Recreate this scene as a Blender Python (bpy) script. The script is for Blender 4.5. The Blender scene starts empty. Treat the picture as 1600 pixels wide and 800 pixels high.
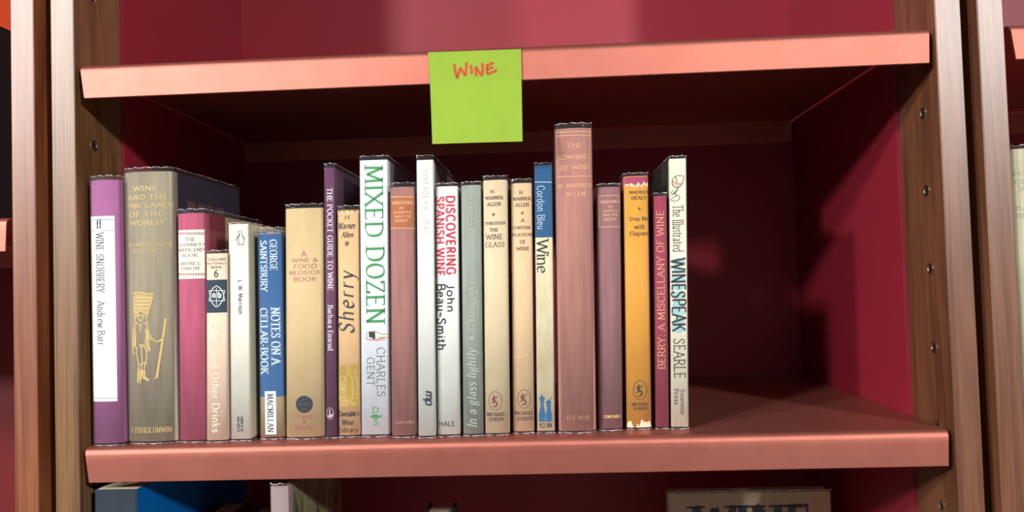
import bpy, bmesh, math, random
from mathutils import Vector, Matrix
random.seed(7)
SC = bpy.context.scene
COL = SC.collection

# ---------------------------------------------------------------- camera
CAM = Vector((.0375, -.6342, .1251))
RT = Vector((0.99849473, 0.04566633, -0.03037877))
UP = Vector((0.03183862, -0.03158761, 0.99899376))
FW = Vector((-0.04466079, 0.99845721, 0.03299401))
FPX = 1234.5
cd = bpy.data.cameras.new('camera')
cd.sensor_width = 36
cd.lens = FPX / 1600 * 36
cd.clip_start = .01
cam = bpy.data.objects.new('camera', cd)
COL.objects.link(cam)
m = Matrix((RT, UP, -FW)).transposed().to_4x4()
m.translation = CAM
cam.matrix_world = m
SC.camera = cam

# ---------------------------------------------------------------- light
w = bpy.data.worlds.new('world')
SC.world = w
w.use_nodes = True
w.node_tree.nodes['Background'].inputs[0].default_value = (.93, .97, 1, 1)
w.node_tree.nodes['Background'].inputs[1].default_value = .16


def lamp(name, loc, aim, size, power, col=(1, 1, 1)):
    ld = bpy.data.lights.new(name, 'AREA')
    ld.shape = 'DISK'
    ld.size = size
    ld.energy = power
    ld.color = col
    o = bpy.data.objects.new(name, ld)
    COL.objects.link(o)
    o.location = loc
    o.rotation_euler = (Vector(aim) - Vector(loc)).to_track_quat('-Z', 'Y').to_euler()


lamp('ceiling_lamp_far_left', (-2.15, -1.8, .92), (0, 0, .15), .16, 47, (1, .97, .94))
lamp('ceiling_lamp_left', (-1.45, -1.95, 1.36), (0, 0, .15), .22, 50, (1, .98, .95))
lamp('ceiling_lamp_right', (1.4, -1.95, .98), (0, 0, .15), .16, 47, (1, .96, .92))

SC.view_settings.view_transform = 'Standard'
SC.view_settings.look = 'None'
SC.view_settings.exposure = 0
SC.view_settings.gamma = 1
SC.view_settings.use_curve_mapping = False
try:
    SC.cycles.transparent_max_bounces = 32
except Exception:
    pass


# ---------------------------------------------------------------- materials
def lin(c):
    return tuple(((v / 255) / 12.92 if v / 255 <= .04045 else ((v / 255 + .055) / 1.055) ** 2.4) for v in c)


def newmat(name):
    mt = bpy.data.materials.new(name)
    mt.use_nodes = True
    nt = mt.node_tree
    return mt, nt, nt.nodes['Principled BSDF']


def N(nt, typ, **kw):
    n = nt.nodes.new(typ)
    for k, v in kw.items():
        n.inputs[k].default_value = v
    return n


def mat(name, rgb, rough=.6, metal=0, var=.06, vscale=(40, 40, 40), grain=600, bump=.0, bscale=(1, 1, 1), spec=.5, dark=None):
    """plain surface with a soft colour variation and a fine grain"""
    mt, nt, p = newmat(name)
    L = nt.links.new
    tc = nt.nodes.new('ShaderNodeTexCoord')
    mp = nt.nodes.new('ShaderNodeMapping')
    mp.inputs['Scale'].default_value = vscale
    L(tc.outputs['Object'], mp.inputs[0])
    nz = N(nt, 'ShaderNodeTexNoise', Scale=1.0, Detail=5.0, Roughness=.6)
    L(mp.outputs[0], nz.inputs['Vector'])
    c = lin(rgb)
    lo = lin(dark) if dark else tuple(v * (1 - 2.2 * var) for v in c)
    hi = tuple(min(1, v * (1 + 1.2 * var)) for v in c)
    cr = nt.nodes.new('ShaderNodeValToRGB')
    cr.color_ramp.elements[0].position = .3
    cr.color_ramp.elements[0].color = (*lo, 1)
    cr.color_ramp.elements[1].position = .62
    cr.color_ramp.elements[1].color = (*hi, 1)
    L(nz.outputs[0], cr.inputs[0])
    L(cr.outputs[0], p.inputs['Base Color'])
    p.inputs['Roughness'].default_value = rough
    p.inputs['Metallic'].default_value = metal
    p.inputs['Specular IOR Level'].default_value = spec
    if bump:
        mp2 = nt.nodes.new('ShaderNodeMapping')
        mp2.inputs['Scale'].default_value = bscale
        L(tc.outputs['Object'], mp2.inputs[0])
        n2 = N(nt, 'ShaderNodeTexNoise', Scale=float(grain), Detail=3.0)
        L(mp2.outputs[0], n2.inputs['Vector'])
        b = N(nt, 'ShaderNodeBump', Strength=float(bump), Distance=.0005)
        L(n2.outputs[0], b.inputs['Height'])
        L(b.outputs[0], p.inputs['Normal'])
    return mt


def wood(name, lo, mid, hi, seed):
    mt, nt, p = newmat(name)
    L = nt.links.new
    tc = nt.nodes.new('ShaderNodeTexCoord')
    mp = nt.nodes.new('ShaderNodeMapping')
    mp.inputs['Location'].default_value = (seed, seed * .7, seed * 1.3)
    mp.inputs['Scale'].default_value = (55, 18, 2.2)
    L(tc.outputs['Object'], mp.inputs[0])
    nz = N(nt, 'ShaderNodeTexNoise', Scale=1.0, Detail=3.0, Distortion=.6)
    L(mp.outputs[0], nz.inputs['Vector'])
    mul = nt.nodes.new('ShaderNodeMath')
    mul.operation = 'MULTIPLY'
    mul.inputs[1].default_value = 9
    L(nz.outputs[0], mul.inputs[0])
    fr = nt.nodes.new('ShaderNodeMath')
    fr.operation = 'PINGPONG'
    fr.inputs[1].default_value = 1
    L(mul.outputs[0], fr.inputs[0])
    mp2 = nt.nodes.new('ShaderNodeMapping')
    mp2.inputs['Scale'].default_value = (900, 500, 14)
    L(tc.outputs['Object'], mp2.inputs[0])
    n2 = N(nt, 'ShaderNodeTexNoise', Scale=1.0, Detail=4.0)
    L(mp2.outputs[0], n2.inputs['Vector'])
    mix = nt.nodes.new('ShaderNodeMath')
    mix.operation = 'MULTIPLY_ADD'
    mix.inputs[1].default_value = .8
    L(n2.outputs[0], mix.inputs[0])
    half = nt.nodes.new('ShaderNodeMath')
    half.operation = 'MULTIPLY'
    half.inputs[1].default_value = .35
    L(fr.outputs[0], half.inputs[0])
    L(half.outputs[0], mix.inputs[2])
    cr = nt.nodes.new('ShaderNodeValToRGB')
    e = cr.color_ramp.elements
    e[0].position = .3
    e[0].color = (*lin(lo), 1)
    e[1].position = .78
    e[1].color = (*lin(hi), 1)
    e.new(.52).color = (*lin(mid), 1)
    L(mix.outputs[0], cr.inputs[0])
    L(cr.outputs[0], p.inputs['Base Color'])
    p.inputs['Roughness'].default_value = .4
    p.inputs['Specular IOR Level'].default_value = .85
    b = N(nt, 'ShaderNodeBump', Strength=.25, Distance=.0004)
    L(n2.outputs[0], b.inputs['Height'])
    L(b.outputs[0], p.inputs['Normal'])
    return mt


def film(name, tint=(1, 1, 1), gloss=0, rough=.09, haze_glint=.022):
    """clear library film: see-through sheet with a crinkled gloss"""
    mt, nt, p = newmat(name)
    L = nt.links.new
    nt.nodes.remove(p)
    out = nt.nodes['Material Output']
    tr = nt.nodes.new('ShaderNodeBsdfTransparent')
    tr.inputs[0].default_value = (*tint, 1)
    gl = nt.nodes.new('ShaderNodeBsdfGlossy')
    gl.inputs['Roughness'].default_value = rough
    # thin sheet: the same reflectance from either side (Schlick curve on the facing angle)
    ge = nt.nodes.new('ShaderNodeNewGeometry')
    dt = nt.nodes.new('ShaderNodeVectorMath')
    dt.operation = 'DOT_PRODUCT'
    L(ge.outputs['Normal'], dt.inputs[0])
    L(ge.outputs['Incoming'], dt.inputs[1])

    def op(kind, a, b_):
        n_ = nt.nodes.new('ShaderNodeMath')
        n_.operation = kind
        for i_, q_ in enumerate((a, b_)):
            if q_ is None:
                continue
            if isinstance(q_, (int, float)):
                n_.inputs[i_].default_value = q_
            else:
                L(q_, n_.inputs[i_])
        return n_.outputs[0]
    fac = op('POWER', op('SUBTRACT', 1.0, op('ABSOLUTE', dt.outputs['Value'], None)), 5.0)
    ad = nt.nodes.new('ShaderNodeMath')
    ad.operation = 'ADD'
    ad.inputs[1].default_value = gloss + .038
    ad.use_clamp = True
    L(op('MULTIPLY', fac, .75), ad.inputs[0])
    tc = nt.nodes.new('ShaderNodeTexCoord')
    mp = nt.nodes.new('ShaderNodeMapping')
    mp.inputs['Scale'].default_value = (110, 110, 70)
    L(tc.outputs['Object'], mp.inputs[0])
    nz = N(nt, 'ShaderNodeTexNoise', Scale=1.0, Detail=2.0, Distortion=.8)
    L(mp.outputs[0], nz.inputs['Vector'])
    b = N(nt, 'ShaderNodeBump', Strength=.3, Distance=.0008)
    L(nz.outputs[0], b.inputs['Height'])
    L(b.outputs[0], gl.inputs['Normal'])
    mx = nt.nodes.new('ShaderNodeMixShader')
    L(ad.outputs[0], mx.inputs[0])
    L(tr.outputs[0], mx.inputs[1])
    L(gl.outputs[0], mx.inputs[2])
    df = nt.nodes.new('ShaderNodeBsdfDiffuse')
    df.inputs[0].default_value = (.85, .87, .92, 1)
    m2 = nt.nodes.new('ShaderNodeMixShader')
    m2.inputs[0].default_value = haze_glint
    if haze_glint > .1:  # noise-driven white patches painted in as glints on the film hems
        n3 = N(nt, 'ShaderNodeTexNoise', Scale=420.0, Detail=2.0)
        L(tc.outputs['Object'], n3.inputs['Vector'])
        cr = nt.nodes.new('ShaderNodeValToRGB')
        cr.color_ramp.elements[0].position = .47
        cr.color_ramp.elements[0].color = (.04, .04, .04, 1)
        cr.color_ramp.elements[1].position = .6
        cr.color_ramp.elements[1].color = (haze_glint, haze_glint, haze_glint, 1)
        L(n3.outputs[0], cr.inputs[0])
        L(cr.outputs[0], m2.inputs[0])
    L(mx.outputs[0], m2.inputs[1])
    L(df.outputs[0], m2.inputs[2])
    L(m2.outputs[0], out.inputs[0])
    return mt


WOOD_R = wood('cherry_wood', (84, 48, 30), (103, 62, 40), (121, 77, 52), 3.1)
WOOD_L = wood('yellow_brown_wood', (88, 57, 32), (110, 76, 45), (131, 94, 58), 8.4)
WOOD_N = wood('orange_brown_wood', (104, 54, 28), (124, 68, 38), (142, 84, 50), 5.7)
COPPER = mat('copper_paint', (180, 108, 94), .42, .8, .03, (30, 30, 30), 2500, .25, (1, 4, 4), .5)
CRIMSON = mat('crimson_panel', (142, 33, 50), .5, 0, .03, (8, 8, 8), 900, .05)
ORANGE = mat('orange_panel', (176, 52, 6), .7, 0, .03, (8, 8, 8), spec=.15)
REDP = mat('red_panel', (112, 10, 22), .5, 0, .03, (8, 8, 8))
DARK = mat('dark_void', (14, 10, 10), .9)
STEEL = mat('sleeve_metal', (215, 195, 160), .3, 1, .1)
FILM = film('clear_film')
FOLD = film('film_fold_glints', (.9, .9, .95), .2, .16, .8)
PAGES = mat('book_pages', (214, 200, 170), .9, 0, .1, (10, 900, 3), 1500, .3, (.1, 3, .1))
FLOORM = mat('grey_floor', (110, 106, 102), .7)

# ---------------------------------------------------------------- mesh helpers


def ray(u, v):
    return FW * FPX + RT * (u - 800) + UP * (400 - v)


def at_y(u, v, y):
    d = ray(u, v)
    return CAM + d * ((y - CAM.y) / d.y)


def link(name, verts, faces, mats, parent=None, fm=None, smooth=False):
    me = bpy.data.meshes.new(name)
    me.from_pydata([tuple(v) for v in verts], [], faces)
    if not isinstance(mats, (list, tuple)):
        mats = [mats]
    for mm in mats:
        me.materials.append(mm)
    if fm:
        for p, i in zip(me.polygons, fm):
            p.material_index = i
    if smooth:
        for p in me.polygons:
            p.use_smooth = True
    me.update()
    o = bpy.data.objects.new(name, me)
    COL.objects.link(o)
    if parent:
        o.parent = parent
    return o


def box(name, x0, x1, y0, y1, z0, z1, mt, parent=None, bev=0):
    bm = bmesh.new()
    vs = [bm.verts.new((x, y, z)) for z in (z0, z1) for x, y in ((x0, y0), (x1, y0), (x1, y1), (x0, y1))]
    for f in ((3, 2, 1, 0), (4, 5, 6, 7), (0, 1, 5, 4), (1, 2, 6, 5), (2, 3, 7, 6), (3, 0, 4, 7)):
        bm.faces.new([vs[i] for i in f])
    if bev:
        bmesh.ops.bevel(bm, geom=bm.edges[:], offset=bev, segments=3, affect='EDGES', profile=.5)
    me = bpy.data.meshes.new(name)
    bm.to_mesh(me)
    bm.free()
    me.materials.append(mt)
    o = bpy.data.objects.new(name, me)
    COL.objects.link(o)
    if parent:
        o.parent = parent
    return o


def empty(name, loc, label, cat, group=None):
    o = bpy.data.objects.new(name, None)
    COL.objects.link(o)
    o.location = loc
    o.empty_display_size = .02
    tag(o, label, cat, group)
    return o


def tag(o, label, cat, group=None):
    o['label'] = label
    o['category'] = cat
    if group:
        o['group'] = group


# ---------------------------------------------------------------- setting
fl = box('floor', -3.2, 3.2, -3.2, .45, -1.1, -1.0, FLOORM)
fl['kind'] = 'structure'
wl = box('wall_back', -3.2, 3.2, .40, .45, -1.0, 1.6, mat('back_wall', (60, 56, 54), .9))
wl['kind'] = 'structure'

# ---------------------------------------------------------------- bookcases
DEP, WD, PIN = .362, .0715, .064
HOLE0 = -.0664


def sleeve_mesh():
    """metal sleeve of a shelf peg hole: ring with a recessed dark bore, axis +x"""
    v, f, fm = [], [], []
    n = 16
    rings = [(.0040, .0001), (.0040, .0007), (.0030, .0007), (.0027, -.0012 + .0016), (.0, .0003)]
    for r, x in rings:
        for k in range(n):
            a = 2 * math.pi * k / n
            v.append((x, r * math.cos(a), r * math.sin(a)))
    for j in range(len(rings) - 1):
        for k in range(n):
            f.append((j * n + k, j * n + (k + 1) % n, (j + 1) * n + (k + 1) % n, (j + 1) * n + k))
            fm.append(1 if j == 3 else 0)
    me = bpy.data.meshes.new('peg_sleeve')
    me.from_pydata(v, [], f)
    me.materials.append(STEEL)
    me.materials.append(DARK)
    for p, i in zip(me.polygons, fm):
        p.material_index = i
    return me


SLEEVE = sleeve_mesh()


def sleeve(name, loc, side, parent, sc=1):
    o = bpy.data.objects.new(name, SLEEVE)
    COL.objects.link(o)
    o.parent = parent
    o.location = loc
    o.rotation_euler = (0, 0, 0 if side > 0 else math.pi)
    o.scale = (sc, sc, sc)
    return o


def bookcase(xc, label, wood_l, wood_r, back, holes):
    t = empty('bookcase', (xc, 0, -1), label, 'bookcase', 'row of wooden bookcases')
    Z = 1.0                                              # local z of world 0
    for s, wm in ((-1, wood_l), (1, wood_r)):
        a, b = sorted((s * .35, s * .3703))
        up = box('upright', a, b, 0, WD, 0, 2.3, wm, t, .0009)
        a, b = sorted((s * .3472, s * .366))
        pn = box('side_panel', a, b, WD + .0002, DEP + .003, 0, 2.3, back[0], t)
        if s in holes:
            for k in range(-3, 12):
                z = HOLE0 + PIN * k + Z
                sleeve('peg_sleeve', (s * .35, .0265, z), -s, up, 1.15)
                sleeve('peg_hole', (s * .3472, .3195, z), -s, pn, .72)
    for z0, z1, mt in back[1]:
        box('back_panel', -.3472, .3472, DEP - .002, DEP + .003, z0 + Z, z1 + Z, mt, t)
    box('top_board', -.35, .35, .0, DEP, 2.282, 2.3, wood_l, t)
    box('plinth', -.35, .35, .01, DEP, 0, .08, wood_l, t)
    return t


# fill strip of the side panel behind the rear upright is the panel itself
bookcase(0, 'middle bookcase with crimson inside and walnut brown uprights holding the wine books', WOOD_L, WOOD_R,
         (CRIMSON, [(-1, 1.28, CRIMSON)]), (-1, 1))
bookcase(-.7548, 'left neighbouring bookcase with orange upper and red lower inside, cut by the photo edge', WOOD_N, WOOD_N,
         (REDP, [(-1, .165, REDP), (.165, 1.28, ORANGE)]), ())
bookcase(.7531, 'right neighbouring bookcase with pink inside, cut by the photo edge', WOOD_R, WOOD_R,
         (CRIMSON, [(-1, 1.28, CRIMSON)]), ())


def shelf(xc, z, label, tl=.0035, tr=.0012, xl=-.3455, xr=.3452):
    """folded sheet-metal shelf: plate, rounded front lip, back lip"""
    R_, H_, th = .0062, .0285, .0014
    D_ = DEP - .004
    outer = [(D_, -H_), (D_, -.002), (D_ - .002, 0)]
    n = 6
    outer += [(R_ * (1 - math.sin(a)), -R_ * (1 - math.cos(a))) for a in [math.pi / 2 * k / n for k in range(n + 1)]]
    outer += [(0, -.010), (0, -.018), (0, -H_ + .0006), (.0006, -H_)]
    inner = [(D_ - th, -H_), (D_ - th, -.003), (D_ - .003, -th)]
    inner += [(th + (R_ - th) * (1 - math.sin(a)), -th - (R_ - th) * (1 - math.cos(a))) for a in [math.pi / 2 * k / n for k in range(n + 1)]]
    inner += [(th, -.010), (th, -.018), (th, -H_ + .0006), (th, -H_)]
    prof = outer + inner[::-1]
    P = len(prof)
    v, f = [], []
    ends = 2
    xs = [xl, xl + .001] + [xl + (xr - xl) * k / 12 for k in range(1, 12)] + [xr - .001, xr]
    for i, x in enumerate(xs):
        for y, zz in prof:
            q = x
            if y < .02:
                k = min(1, -zz / H_)
                if i <= 1:
                    q += tl * k
                elif i >= len(xs) - 2:
                    q -= tr * k
                if i in (0, len(xs) - 1):
                    q += 0
            v.append((q, y, zz))
    for i in range(len(xs) - 1):
        for j in range(P):
            f.append((i * P + j, i * P + (j + 1) % P, (i + 1) * P + (j + 1) % P, (i + 1) * P + j))
    no = len(outer)
    for e in (0, len(xs) - 1):
        for j in range(no - 1):
            q = [e * P + j, e * P + j + 1, e * P + P - 2 - j, e * P + P - 1 - j]
            f.append(q if e else q[::-1])
    me_o = link('metal_shelf', v, f, COPPER, None)
    bm = bmesh.new()
    bm.from_mesh(me_o.data)
    bmesh.ops.recalc_face_normals(bm, faces=bm.faces[:])
    for fc in bm.faces:
        fc.smooth = len(fc.verts) == 4 and abs(fc.normal.x) < .5
    bm.to_mesh(me_o.data)
    bm.free()
    md = me_o.modifiers.new('edge', 'EDGE_SPLIT')
    md.split_angle = math.radians(40)
    me_o.location = (xc, 0, z)
    tag(me_o, label, 'shelf', 'copper metal shelves')
    return me_o


shelf(0, 0, 'copper pink metal shelf carrying the row of wine books')
shelf(0, .3165, 'copper pink metal shelf above the wine books, green note stuck on it')
shelf(0, -.32, 'copper pink metal shelf below the photo edge carrying the lower books')
shelf(0, .76, 'copper pink metal shelf above the photo edge')  # unseen shelf, added to shade the compartment below it
shelf(-.7548, .1915, 'short stretch of copper shelf at the left photo edge')
shelf(-.7548, -.26, 'lower copper shelf of the left neighbouring bookcase, outside the photo')
shelf(.7531, .3165, 'short stretch of copper shelf at the top right photo edge')
shelf(.7531, -.067, 'copper shelf under the grey green book at the right photo edge')

# ---------------------------------------------------------------- stroke lettering
G = {
 'A': (70, '0,0 35,100 70,0;13,35 57,35'),
 'B': (60, '10,0 10,100;~10,100 34,99 50,90 50,66 34,54 10,53;~10,53 38,53 57,42 57,12 38,1 10,0'),
 'C': (70, '~66,80 52,97 30,99 8,76 6,48 12,16 34,0 54,4 68,20'),
 'D': (74, '10,0 10,100;~10,100 36,99 62,84 70,50 62,16 36,1 10,0'),
 'E': (56, '10,0 10,100;10,100 50,100;10,52 44,52;10,0 53,0'),
 'F': (52, '10,0 10,100;10,100 50,100;10,52 43,52'),
 'G': (76, '~67,80 52,97 30,99 8,76 6,48 12,16 34,0 54,3 67,12;67,10 67,44;50,44 72,44'),
 'H': (76, '10,0 10,100;66,0 66,100;10,52 66,52'),
 'I': (20, '10,0 10,100'),
 'J': (36, '26,100 26,30;~26,30 24,10 14,-4 2,-2'),
 'K': (66, '10,0 10,100;60,100 11,44;26,60 66,0'),
 'L': (54, '10,0 10,100;10,0 52,0'),
 'M': (90, '10,0 14,100;14,100 45,12 76,100;76,100 80,0'),
 'N': (76, '10,0 10,100;10,100 66,0 66,100'),
 'O': (78, 'o39,100 62,90 73,50 62,10 39,0 16,10 5,50 16,90'),
 'P': (58, '10,0 10,100;~10,100 36,99 53,88 53,62 36,49 10,48'),
 'Q': (78, 'o39,100 62,90 73,50 62,10 39,0 16,10 5,50 16,90;42,18 72,-12'),
 'R': (64, '10,0 10,100;~10,100 36,99 53,88 53,62 36,50 10,49;30,50 64,0'),
 'S': (54, '~48,80 42,95 26,100 9,90 8,70 26,54 43,42 48,24 40,5 24,0 8,7 4,22'),
 'T': (64, '32,0 32,100;2,100 62,100'),
 'U': (74, '10,100 10,32;~10,32 17,8 37,0 57,8 64,32;64,32 64,100'),
 'V': (66, '0,100 33,0 66,100'),
 'W': (96, '0,100 24,0 48,92 72,0 96,100'),
 'X': (66, '2,100 64,0;62,100 2,0'),
 'Y': (64, '0,100 32,46;64,100 32,46;32,46 32,0'),
 'Z': (60, '6,82 6,100;6,100 56,100 3,0;3,0 57,0;57,0 57,18'),
 'a': (48, '~6,54 20,66 36,62 40,46;40,46 40,6;40,6 47,0;~40,38 18,35 6,20 14,3 30,4 40,18'),
 'b': (54, '8,104 8,0;~8,48 24,66 44,58 48,33 44,8 24,0 8,14'),
 'c': (46, '~42,54 28,66 11,58 6,33 11,8 28,0 43,12'),
 'd': (54, '46,104 46,0;~46,50 30,66 10,58 6,33 10,8 30,0 46,14'),
 'e': (50, '~7,38 44,38 40,58 26,66 10,56 6,33 11,9 28,0 45,12'),
 'f': (30, '~36,98 24,103 15,94 14,72;14,72 14,0;2,64 29,64'),
 'g': (52, 'o25,66 40,58 40,36 25,28 10,36 10,58;~14,30 8,18 30,8 44,0 38,-20 20,-30 4,-20 10,-4 22,6;38,62 48,68'),
 'h': (54, '8,104 8,0;~8,46 24,66 40,62 45,44;45,44 45,0'),
 'i': (18, '9,66 9,0;9,86 9,95'),
 'j': (20, '~12,66 12,0 8,-26 -4,-28;12,86 12,95'),
 'k': (50, '8,104 8,0;43,66 9,26;20,38 47,0'),
 'l': (18, '9,104 9,0'),
 'm': (80, '8,66 8,0;~8,46 22,66 34,60 39,44;39,44 39,0;~39,46 52,66 65,60 70,44;70,44 70,0'),
 'n': (54, '8,66 8,0;~8,46 24,66 40,62 45,44;45,44 45,0'),
 'o': (54, 'o27,66 44,56 49,33 44,10 27,0 10,10 5,33 10,56'),
 'p': (54, '8,66 8,-32;~8,48 24,66 44,58 48,33 44,8 24,0 8,14'),
 'r': (36, '8,66 8,0;~8,40 18,60 34,63'),
 's': (40, '~36,54 26,66 10,62 9,46 22,36 34,26 36,10 22,0 5,8'),
 't': (32, '14,88 14,18;~14,18 18,2 30,5;2,65 29,65'),
 'u': (54, '8,66 8,22;~8,22 14,2 30,2 45,20;45,66 45,0'),
 'v': (48, '2,66 24,0 46,66'),
 'w': (70, '2,66 18,0 35,60 52,0 68,66'),
 'x': (48, '3,66 45,0;44,66 3,0'),
 'y': (48, '2,66 25,2;~46,66 26,4 14,-28 0,-32'),
 'z': (44, '4,66 40,66 4,0 42,0'),
 '&': (76, '~74,0 52,26 26,58 20,84 34,100 46,84 38,64 14,42 6,20 22,0 44,4 64,30 72,52'),
 '6': (52, '~44,94 24,82 8,52 8,20 26,0 46,14 46,42 28,58 8,40'),
 '0': (52, 'o26,100 44,80 44,20 26,0 8,20 8,80'),
 '1': (30, '6,84 18,100 18,0'),
 '4': (54, '38,0 38,100 4,30 52,30'),
 '2': (52, '~8,80 24,100 44,84 40,56 6,0;6,0 48,0'),
 '8': (52, 'o26,54 44,74 26,100 8,74;o26,54 46,26 26,0 6,26'),
 "'": (14, '8,100 6,80'),
 '.': (18, '9,0 9,8'),
 ':': (20, '10,0 10,8;10,52 10,60'),
 '-': (34, '4,36 30,36'),
 '~': (40, '~2,34 12,46 26,32 38,44'),
 '*': (44, '22,78 22,38;5,70 39,46;39,70 5,46'),
 '#': (50, '16,0 20,100;32,0 36,100;2,66 50,66;0,34 48,34'),
 '?': (40, ''),
}


def catmull(p, closed=False, n=4):
    out = []
    m_ = len(p)
    rng = range(m_) if closed else range(m_ - 1)
    for i in rng:
        if closed:
            a, b, c, d = p[i - 1], p[i], p[(i + 1) % m_], p[(i + 2) % m_]
        else:
            a, b, c, d = p[max(i - 1, 0)], p[i], p[i + 1], p[min(i + 2, m_ - 1)]
        for k in range(n):
            t = k / n
            out.append(tuple(.5 * ((2 * b[j]) + (-a[j] + c[j]) * t + (2 * a[j] - 5 * b[j] + 4 * c[j] - d[j]) * t * t + (-a[j] + 3 * b[j] - 3 * c[j] + d[j]) * t ** 3) for j in (0, 1)))
    out.append(p[0] if closed else p[-1])
    return out


def ribbon(V, F, pts, wf):
    """strip along pts; wf(dx,dy) gives the pen width"""
    L_ = []
    for i, p in enumerate(pts):
        a = pts[max(i - 1, 0)]
        b = pts[min(i + 1, len(pts) - 1)]
        if pts[0] == pts[-1] and i in (0, len(pts) - 1):
            a, b = pts[-2], pts[1]
        dx, dy = b[0] - a[0], b[1] - a[1]
        l_ = math.hypot(dx, dy) or 1
        dx, dy = dx / l_, dy / l_
        h = wf(dx, dy) / 2
        L_.append(((p[0] - dy * h, p[1] + dx * h), (p[0] + dy * h, p[1] - dx * h)))
    for i in range(len(L_) - 1):
        k = len(V)
        V += [L_[i][0], L_[i][1], L_[i + 1][1], L_[i + 1][0]]
        F.append((k, k + 1, k + 2, k + 3))


def glyphs(s, W, H, thick=.15, thin=.05, serif=True, slant=0, track=14, pen=18, space=38, jitter=0):
    """returns verts, faces of string s fitted to a W x H box, origin at the box's lower left"""
    strokes = []
    x = 0
    rj = random.Random(len(s) * 7 + 1)
    for ch in s:
        if ch == ' ':
            x += space
            continue
        wd, spec = G[ch]
        dyj = rj.uniform(-jitter, jitter)
        for st in spec.split(';'):
            kind = st[0] if st[0] in '~o' else 'l'
            pts = [tuple(float(q) for q in t.split(',')) for t in st.lstrip('~o').split()]
            if kind != 'l':
                pts = catmull(pts, kind == 'o')
            strokes.append((kind, [(x + px + slant * py, py + dyj) for px, py in pts], ch))
        x += wd + track
    allp = [p for _, st, _ in strokes for p in st]
    x0, x1 = min(p[0] for p in allp), max(p[0] for p in allp)
    y0, y1 = min(p[1] for p in allp), max(p[1] for p in allp)
    t = thick * 100
    sy = H / (y1 - y0 + thin * 100)
    tk, tn = max(thick * 100 * sy, min(.00052, H * .2)), max(thin * 100 * sy, min(.00027, H * .11))
    sx = (W - tk) / max(x1 - x0, 1)
    ph = math.radians(pen)
    V, F = [], []

    def wf(dx, dy):
        th = math.atan2(dy, dx)
        return tn + (tk - tn) * abs(math.sin(th - ph)) ** 1.3 / 1.0 if tk > tn else tk

    for kind, st, ch in strokes:
        q = [((p[0] - x0) * sx + tk / 2, (p[1] - y0) * sy + tn / 2) for p in st]
        if kind == 'l':
            for a, b in zip(q, q[1:]):
                dx, dy = b[0] - a[0], b[1] - a[1]
                l_ = math.hypot(dx, dy) or 1
                e = wf(dx / l_, dy / l_) * .15
                if not serif:
                    e = wf(dx / l_, dy / l_) * .32
                    if len(q) == 2:
                        e = wf(dx / l_, dy / l_) * .0 if ch not in 'TLEFZ' else wf(dx / l_, dy / l_) * .1
                a2 = (a[0] - dx / l_ * e, a[1] - dy / l_ * e)
                b2 = (b[0] + dx / l_ * e, b[1] + dy / l_ * e)
                ribbon(V, F, [a2, b2], wf)
        else:
            ribbon(V, F, q, wf)
        if serif and kind == 'l':
            for e, nb in ((0, 1), (-1, -2)):
                p, r = st[e], st[nb]
                if abs(p[1] - r[1]) > 20 and (abs(p[0] - r[0]) < 1.1 * abs(p[1] - r[1])):
                    if min(abs(p[1] - k) for k in (0, 100, 66, 104, -32)) < 6 and ch not in "'*#14":
                        c = q[e]
                        hw = tk * 1.0 + tn * .4
                        half = 'bdhiklmnpru'.find(ch) >= 0 and p[1] > 10
                        k = len(V)
                        xr = c[0] + (tk * .3 if half else hw)
                        V += [(c[0] - hw, c[1] - tn / 2), (xr, c[1] - tn / 2), (xr, c[1] + tn / 2), (c[0] - hw, c[1] + tn / 2)]
                        F.append((k, k + 1, k + 2, k + 3))
        if serif and ch in 'CGSs' and kind == '~':
            c = q[0]
            k = len(V)
            V += [(c[0] - tn / 2, c[1] - tk * .5), (c[0] + tn / 2, c[1] - tk * .5), (c[0] + tn / 2, c[1] + tk * .9), (c[0] - tn / 2, c[1] + tk * .9)]
            F.append((k, k + 1, k + 2, k + 3))
        if serif and ch in 'EFTLZ' and kind == 'l' and len(st) == 2 and st[0][1] == st[1][1] and st[0][1] != 52:
            for c, do in ((q[1], True), (q[0], ch == 'T')):
                if do:
                    k = len(V)
                    up = -1 if st[0][1] > 50 else 1
                    V += [(c[0] - tn * .7, c[1]), (c[0] + tn * .3, c[1]), (c[0] + tn * .3, c[1] + up * tk * 1.1), (c[0] - tn * .7, c[1] + up * tk * .9)]
                    F.append((k, k + 1, k + 2, k + 3))
    return V, F


# ---------------------------------------------------------------- books
GROUP = 'wine books in the row on the middle shelf'
INKS = {}


def ink(rgb, metal=0, rough=.5):
    key = (rgb, metal)
    if key not in INKS:
        INKS[key] = mat('gold_blocking' if metal else 'ink', rgb, rough, metal, .04, (90, 90, 90))
    return INKS[key]


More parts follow.
